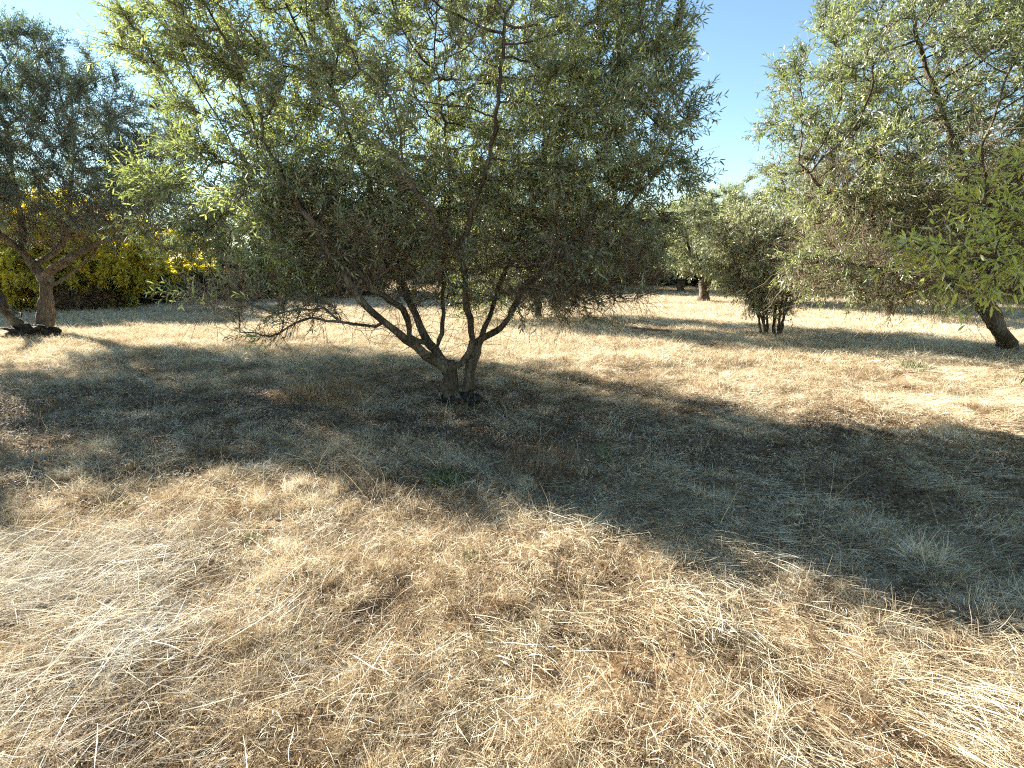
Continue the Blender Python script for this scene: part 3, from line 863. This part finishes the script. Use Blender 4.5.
# hedge line closing the far end of the field
GH = 'shrubs closing the far end of the field'
k = 0
hl = ['behind the middle trunk', 'right of the middle trunk', 'left of the pale trees', 'below the leftmost pale tree', 'behind the lone pale tree', 'right of the lone pale tree',
      'behind the many stemmed tree', 'under the big right crown', 'behind the dark foot of the low crowned tree', 'left of the leaning trunk', 'at the right end of the row']
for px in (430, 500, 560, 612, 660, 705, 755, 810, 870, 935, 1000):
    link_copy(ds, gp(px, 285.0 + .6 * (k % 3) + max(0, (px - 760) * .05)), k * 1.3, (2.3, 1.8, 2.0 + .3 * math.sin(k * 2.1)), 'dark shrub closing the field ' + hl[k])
    k += 1


# ------------------------------------------------------------------ grass
def blades(n, rad, lmin, lmax, w, rng, lean=(.4, 1.2), bend=.5, wig=.14, K=4, comb=None, tint=(.55, .16), z0=.0, roots=None):
    """ribbon blades in a disc of radius rad"""
    if roots is None:
        r = rad * np.sqrt(rng.random(n)); a = rng.uniform(0, 6.283, n)
        base = np.stack([r * np.cos(a), r * np.sin(a), np.full(n, -.01)], -1)
    else:
        c = roots[rng.integers(0, len(roots), n)]
        base = np.concatenate([c + rng.normal(0, .012, (n, 2)), np.full((n, 1), -.01)], 1)
    base[:, 2] += rng.uniform(0, z0, n) if z0 else 0
    az = rng.uniform(0, 6.283, n)
    if comb is not None: az = comb + rng.normal(0, .45, n)
    tilt = rng.uniform(lean[0], lean[1], n)              # angle from vertical
    d = np.stack([np.sin(tilt) * np.cos(az), np.sin(tilt) * np.sin(az), np.cos(tilt)], -1)
    ln = rng.uniform(lmin, lmax, n) * rng.uniform(.6, 1.1, n)
    P = np.zeros((n, K, 3)); P[:, 0] = base
    seg = (ln / (K - 1))[:, None]
    bb = np.abs(rng.normal(bend, bend * .5, n))[:, None]
    for k in range(1, K):
        P[:, k] = P[:, k - 1] + d * seg
        P[:, k, 2] = np.maximum(P[:, k, 2], .004 + .02 * rng.random(n))
        d = norm(d + np.array([0, 0, -1.]) * bb + rng.normal(0, wig, (n, 3)))
    side = norm(np.cross(norm(P[:, -1] - P[:, 0]), rng.normal(0, 1, (n, 3))))
    wd = w * rng.uniform(.5, 1.3, n)
    prof = np.array([.8, 1.0, .75, .12]) if K == 4 else np.linspace(1, .15, K)
    off = side[:, None] * (wd[:, None] * prof[None])[..., None] * .5
    V = np.stack([P - off, P + off], 2).reshape(n, K * 2, 3)
    b = (np.arange(n) * K * 2)[:, None]
    Fc = np.concatenate([b + np.array([[2 * k, 2 * k + 1, 2 * k + 3, 2 * k + 2]]) for k in range(K - 1)], 1).reshape(-1, 4)
    t = np.repeat(np.clip(rng.normal(tint[0], tint[1], n), 0, 1), K * 2)
    return V.reshape(-1, 3), Fc, t


def merge(parts):
    V = []; F_ = []; T = []; o = 0
    for v, f, t in parts:
        V.append(v); F_.append(f + o); T.append(t); o += len(v)
    return np.vstack(V), np.vstack(F_), np.concatenate(T)


def src(name, parts, mat, coll):
    V, Fc, T = merge(parts)
    o = mesh_obj(name, V, Fc, np.full(len(Fc), 4), mat, parent=False, attrs={'tint': T})
    coll.objects.link(o)
    return o


def scatter(name, coll, pts, rotz, scl, idx, tiltxy=None):
    """one object: points carrying instances of the collection's meshes"""
    n = len(pts)
    me = bpy.data.meshes.new(name)
    me.vertices.add(n); me.vertices.foreach_set('co', pts.astype(np.float32).ravel())
    a = me.attributes.new('rot', 'FLOAT_VECTOR', 'POINT')
    rv = np.zeros((n, 3), np.float32); rv[:, 2] = rotz
    if tiltxy is not None: rv[:, :2] = tiltxy
    a.data.foreach_set('vector', rv.ravel())
    a = me.attributes.new('scl', 'FLOAT_VECTOR', 'POINT'); a.data.foreach_set('vector', scl.astype(np.float32).ravel())
    a = me.attributes.new('idx', 'INT', 'POINT'); a.data.foreach_set('value', idx.astype(np.int32))
    o = bpy.data.objects.new(name, me); COL.objects.link(o)
    ng = bpy.data.node_groups.new(name + '_nodes', 'GeometryNodeTree')
    ng.interface.new_socket('Geometry', in_out='INPUT', socket_type='NodeSocketGeometry')
    ng.interface.new_socket('Geometry', in_out='OUTPUT', socket_type='NodeSocketGeometry')
    N = ng.nodes; Lk = ng.links
    gi = N.new('NodeGroupInput'); go = N.new('NodeGroupOutput')
    ci = N.new('GeometryNodeCollectionInfo'); ci.inputs['Collection'].default_value = coll
    ci.inputs['Separate Children'].default_value = True; ci.inputs['Reset Children'].default_value = True
    ip = N.new('GeometryNodeInstanceOnPoints'); ip.inputs['Pick Instance'].default_value = True
    def na(nm, ty):
        q = N.new('GeometryNodeInputNamedAttribute'); q.data_type = ty; q.inputs['Name'].default_value = nm; return q
    r_ = na('rot', 'FLOAT_VECTOR'); s_ = na('scl', 'FLOAT_VECTOR'); i_ = na('idx', 'INT')
    e2 = N.new('FunctionNodeEulerToRotation')
    Lk.new(r_.outputs['Attribute'], e2.inputs[0])
    Lk.new(gi.outputs[0], ip.inputs['Points']); Lk.new(ci.outputs[0], ip.inputs['Instance'])
    Lk.new(e2.outputs[0], ip.inputs['Rotation']); Lk.new(s_.outputs['Attribute'], ip.inputs['Scale']); Lk.new(i_.outputs['Attribute'], ip.inputs['Instance Index'])
    Lk.new(ip.outputs[0], go.inputs[0])
    md = o.modifiers.new('scatter', 'NODES'); md.node_group = ng
    return o


def wedge_points(y0, y1, dens, rng, margin=1.25, jit=None):
    """random ground points in the wedge the camera could see, plus a margin"""
    hw = lambda y: margin * .93 * (y + 1.2) + .6
    area = sum(2 * hw(y0 + (y1 - y0) * (i + .5) / 20) * (y1 - y0) / 20 for i in range(20))
    n = int(area * dens)
    k = int(n * 3)
    y = rng.uniform(y0, y1, k); x = rng.uniform(-hw(y1), hw(y1), k)
    m = np.abs(x) < hw(y)
    x, y = x[m][:n], y[m][:n]
    return x, y


gr = np.random.default_rng(77)


def shade_litter_zone(x, y):
    """0 open meadow .. 1 leaf litter laid along the cast shade to brown it"""
    z = np.zeros_like(x)
    for cx, cyy, r in ((-.6, 6.0, 2.2), (.8, 5.0, 2.0), (2.6, 4.4, 2.2), (4.6, 4.0, 2.2), (-4.6, 5.6, 2.2), (-2.6, 5.8, 1.9)):  # circles follow the trees' cast shade, so the litter colours it brown
        z = np.maximum(z, np.exp(-((x - cx) ** 2 + (y - cyy) ** 2 * 1.6) / (r * r)))
    return np.clip(z * 1.1 + .7 * (vnoise(x * 1.3 + 20, y * 1.3) - .55), 0, 1)


# near meadow
cn = bpy.data.collections.new('near_grass_kit')
for i in range(6):      # 0-5 matted straw
    src('straw_mat', [blades(200, .24, .06, .16, .0015, gr, (.8, 1.5), .12, z0=.04, tint=(.62, .17)),
                      blades(90, .24, .05, .13, .0017, gr, (.6, 1.3), .35, tint=(.5, .17)),
                      blades(70, .25, .02, .06, .0024, gr, (.5, 1.4), .3, tint=(.3, .15))], M_STRAW, cn)
for i in range(6):      # 6-11 tufts
    rt = gr.normal(0, .055, (7, 2))
    src('straw_tuft', [blades(190, .1, .06, .16, .0015, gr, (.1, 1.0), .42, tint=(.64, .16), roots=rt),
                       blades(60, .16, .05, .12, .0018, gr, (.5, 1.3), .3, tint=(.48, .16))], M_STRAW, cn)
for i in range(4):      # 12-15 combed lying straw
    src('lying_straw', [blades(110, .24, .10, .28, .0015, gr, (1.1, 1.5), .05, wig=.07, z0=.05, comb=0., tint=(.74, .14))], M_STRAW, cn)
for i in range(3):      # 16-18 bleached
    src('pale_straw', [blades(90, .26, .10, .30, .0020, gr, (1.1, 1.52), .05, wig=.07, z0=.05, tint=(.6, .2))], M_STRAW_GREY, cn)
for i in range(2):      # 19-20 single tall stems
    src('tall_stem', [blades(5, .12, .22, .42, .0022, gr, (.05, .5), .10, tint=(.7, .12))], M_STRAW, cn)
for i in range(3):      # 21-23 low brown tufts
    rt = gr.normal(0, .04, (6, 2))
    src('weed_tuft', [blades(150, .08, .03, .11, .0022, gr, (.1, 1.2), .4, tint=(.6, .2), roots=rt)], M_STRAW_BROWN, cn)
for i in range(3):      # 24-26 broken crumbs
    src('chaff', [blades(150, .26, .015, .06, .0028, gr, (1.0, 1.55), .05, z0=.03, tint=(.55, .28))], M_STRAW, cn)
names = [o.name for o in cn.objects]
order = sorted(range(len(names)), key=lambda i: names[i])       # collection info lists children alphabetically
pos_of = {i: order.index(i) for i in range(len(names))}


def kit(idx): return np.array([pos_of[int(i)] for i in idx])


P_, R_, S_, I_ = [], [], [], []


def put(x, y, idx, rot, sc, dz=0):
    P_.append(np.stack([x, y, H(x, y) + dz], -1)); R_.append(rot); I_.append(idx)
    S_.append(np.stack([sc, sc, sc * gr.uniform(.7, 1.3, len(sc))], -1))


for (y0, y1, dm, dt) in ((.7, 3.2, 52, 46), (3.2, 6.5, 34, 30), (6.5, 12, 20, 18)):
    x, y = wedge_points(y0, y1, dm, gr)
    lz = shade_litter_zone(x, y)
    keep = gr.random(len(x)) > lz * .92
    gap = vnoise(x * 3.1 + 60, y * 3.1) * .6 + vnoise(x * 7 + 8, y * 7 + 2) * .4
    keep &= gap > .40
    x, y = x[keep], y[keep]; n = len(x)
    put(x, y, gr.integers(0, 6, n), gr.uniform(0, 6.28, n), gr.uniform(.7, 1.25, n))
    x, y = wedge_points(y0, y1, dt, gr)
    gap = vnoise(x * 2.3, y * 2.3 + 70) * .6 + vnoise(x * 6, y * 6) * .4
    keep = (gap > .44) & (gr.random(len(x)) > shade_litter_zone(x, y) * .85)
    x, y = x[keep], y[keep]; n = len(x)
    put(x, y, gr.integers(6, 12, n), gr.uniform(0, 6.28, n), gr.uniform(.45, 1.0, n) + .6 * (gr.random(n) < .12))
    # combed straw lying down and to the right in the right half
    x, y = wedge_points(y0, y1, dm * .34, gr)
    keep = (vnoise(x * .8 + 31, y * .8) + .25 * (x > .5) > .55) & (gr.random(len(x)) > shade_litter_zone(x, y) * .9)
    x, y = x[keep], y[keep]; n = len(x)
    put(x, y, gr.integers(12, 16, n), -.75 + 1.6 * (vnoise(x * .7, y * .7 + 5) - .5) + gr.normal(0, .3, n), gr.uniform(.7, 1.2, n))
    x, y = wedge_points(y0, y1, dt * .35, gr)
    keep = vnoise(x * 1.7 + 90, y * 1.7 + 11) + .35 * shade_litter_zone(x, y) > .5  # extra brown tufts inside the shade footprint, warming its colour
    x, y = x[keep], y[keep]; n = len(x)
    put(x, y, gr.integers(21, 24, n), gr.uniform(0, 6.28, n), gr.uniform(.5, 1.1, n))
    x, y = wedge_points(y0, y1, dm * .5, gr)
    keep = gr.random(len(x)) > shade_litter_zone(x, y) * .6
    x, y = x[keep], y[keep]; n = len(x)
    put(x, y, gr.integers(24, 27, n), gr.uniform(0, 6.28, n), gr.uniform(.8, 1.2, n))
    x, y = wedge_points(y0, y1, 2.2, gr); n = len(x)
    put(x, y, gr.integers(19, 21, n), gr.uniform(0, 6.28, n), gr.uniform(.6, 1.1, n))
# bleached straw heap, lower left
n = 340
x = gr.normal(-2.3, .6, n); y = gr.normal(2.25, .5, n)
k_ = (vnoise(x * 2 + 4, y * 2) > .38)
x, y = x[k_], y[k_]; n = len(x)
put(x, y, gr.integers(16, 19, n), gr.uniform(-.9, .5, n), gr.uniform(.8, 1.35, n), .01)
pts = np.vstack(P_); rot = np.concatenate(R_); sc = np.vstack(S_); idx = kit(np.concatenate(I_))
o = scatter('dry_grass', cn, pts, rot, sc, idx, gr.normal(0, .12, (len(pts), 2)))
tag(o, kind='stuff')

# far meadow, coarser
cf = bpy.data.collections.new('far_grass_kit')
for i in range(6):
    src('far_straw', [blades(170, .5, .08, .20, .007, gr, (.3, 1.3), .3, K=3, tint=(.70, .14)),
                      blades(110, .5, .12, .28, .006, gr, (1.0, 1.5), .1, K=3, z0=.04, tint=(.74, .13))], M_STRAW, cf)
P_, R_, S_, I_ = [], [], [], []
for (y0, y1, dm, q) in ((9, 16, 16, 1.0), (16, 28, 8, 1.25), (28, 60, 2.6, 1.9)):
    x, y = wedge_points(y0, y1, dm, gr, margin=1.12)
    keep = vnoise(x * 1.1 + 12, y * 1.1) > .18
    x, y = x[keep], y[keep]; n = len(x)
    put(x, y, gr.integers(0, 6, n), gr.uniform(0, 6.28, n), gr.uniform(.7, 1.2, n) * q)
pts = np.vstack(P_); rot = np.concatenate(R_); sc = np.vstack(S_); sc[:, 2] /= np.maximum(1, sc[:, 0])
o = scatter('dry_meadow', cf, pts, rot, sc, np.concatenate(I_))
tag(o, kind='stuff')

# fallen leaves and crumbs of litter, thickest where they brown the cast shade
x, y = wedge_points(1.0, 9, 4200, gr, margin=1.0)
lz = shade_litter_zone(x, y)
keep = gr.random(len(x)) < np.clip(lz * 1.0 + .06, 0, 1)
x, y = x[keep], y[keep]
n = len(x)
a = gr.uniform(0, 6.28, n); l_ = gr.uniform(.018, .05, n)[:, None]; w_ = l_ * gr.uniform(.2, .4, (n, 1))
pz = H(x, y) + gr.uniform(.004, .03, n)
c = np.stack([x, y, pz], -1)
d = norm(np.stack([np.cos(a), np.sin(a), gr.normal(0, .35, n)], -1)); sd = norm(np.cross(d, norm(gr.normal(0, .35, (n, 3)) + [0, 0, 1])))
V = np.stack([c - d * l_ * .5, c + sd * w_ * .5, c + d * l_ * .5, c - sd * w_ * .5], 1).reshape(-1, 3)
Fc = np.arange(n * 4).reshape(-1, 4)
M_LITTER = straw_mat('fallen_leaf', [(0, (.07, .04, .025)), (.5, (.20, .13, .08)), (.8, (.36, .26, .17)), (1, (.52, .43, .30))], .05)
o = mesh_obj('fallen_leaves', V, Fc, np.full(n, 4), M_LITTER, attrs={'tint': np.repeat(np.clip(gr.normal(.45, .25, n), 0, 1), 4)})
tag(o, kind='stuff')


# ------------------------------------------------------------------ single weeds and a stick
def tuft(name, px, py, label, mat, n=160, rad=.12, ln=(.08, .2), lean=(.2, 1.2), w=.004, cat='weed', group=None, bend=.3, tint=(.5, .2), branch=False, seed=1):
    rng = np.random.default_rng(seed)
    p = on_ground(px, py)
    V, Fc, T = blades(n, rad, ln[0], ln[1], w, rng, lean, bend, tint=tint)
    o = mesh_obj(name, V, Fc, np.full(len(Fc), 4), mat, attrs={'tint': T}, loc=p)
    tag(o, label, cat, group)
    return o


tuft('green_weed', 447, 484, 'low dark green weed in the shade in front of the middle trunk', M_STRAW_GREEN, 420, .15, (.06, .16), w=.006, seed=1)
for q, (px, py, sz, lb_) in enumerate([(250, 545, .06, 'tiny olive green weed in the sunlit grass left of the middle'),
                                       (800, 500, .10, 'faint green weed in the shade well right of the trunk'), (500, 430, .08, 'small dark weed just right below the black foot of the middle trunk'),
                                       (60, 610, .05, 'tiny green weed in the pale straw at the lower left'), (470, 560, .06, 'tiny dull weed just below the shade in the lower middle')]):
    tuft('green_weed', px, py, lb_, M_STRAW_GREEN, 110, sz, (.03, .09), w=.005, seed=30 + q, tint=(.7, .2))
tuft('green_weed', 117, 512, 'dull green weed in the dry grass at the left', M_STRAW_GREEN, 200, .10, (.05, .13), w=.006, seed=2)
tuft('grey_weed', 912, 372, 'grey green clump of weed on the bright grass at the right', M_STRAW_GREEN, 420, .22, (.10, .25), w=.008, seed=3)
tuft('yellow_weed', 606, 465, 'tall thin yellow green weed standing at the edge of the shade', M_STRAW_GREEN, 40, .07, (.15, .32), (.05, .7), .004, seed=4, tint=(.9, .1))
tuft('brown_weed', 218, 462, 'brown dry weed clump in the left shade', M_STRAW_BROWN, 260, .09, (.08, .2), (.1, 1.0), .005, seed=5)
tuft('brown_weed', 330, 595, 'small round brown weed clump in the sunlit foreground grass', M_STRAW_BROWN, 300, .06, (.04, .10), (.2, 1.2), .004, seed=6)
tuft('brown_weed', 612, 585, 'small brown weed clump right of the middle in the sunlit grass', M_STRAW_BROWN, 260, .06, (.04, .10), (.2, 1.2), .004, seed=7)
tuft('yellow_weed', 925, 570, 'yellowish tuft at the lower edge of the shade at the right', M_STRAW, 260, .10, (.10, .24), (.1, .9), .004, seed=8, tint=(.8, .1))
tuft('brown_weed', 565, 632, 'low brown weed tuft in the sunlit foreground near the lower middle', M_STRAW_BROWN, 200, .05, (.04, .09), (.2, 1.2), .004, seed=9)


tuft('brown_grass_patch', 325, 398, 'wide patch of fine rust brown dry grass left of the middle trunk', M_STRAW_BROWN, 1300, .62, (.10, .26), (.05, .8), .0035, cat='dry grass', seed=10, tint=(.8, .2))
tuft('brown_grass_patch', 545, 470, 'thin tall patch of brown grass in the shade right of the green weed', M_STRAW_BROWN, 700, .40, (.10, .24), (.05, .8), .003, cat='dry grass', seed=11, tint=(.7, .15))


def stick():
    rng = np.random.default_rng(3); sk = Skel()
    a, b = on_ground(462, 690), on_ground(503, 697)
    m = (a + b) / 2 + [0, 0, .012]
    sk.polyline([a + [0, 0, .03], m + [0, 0, .03], b + [0, 0, .028]], .006, .004, 0, None, .02, rng, .002)
    sk.polyline([m + [0, 0, .03], m + [.03, .05, .045]], .003, .002, 0, 'near', .02, rng, .001)
    sk.finish()
    V, Fc = sk.tubes(rng=rng)
    o = mesh_obj('stick', V - a, Fc, np.full(len(Fc), 4), M_BARK, smooth=True, loc=a)
    tag(o, 'short dark broken stick lying in the dry foreground grass', 'stick')


stick()
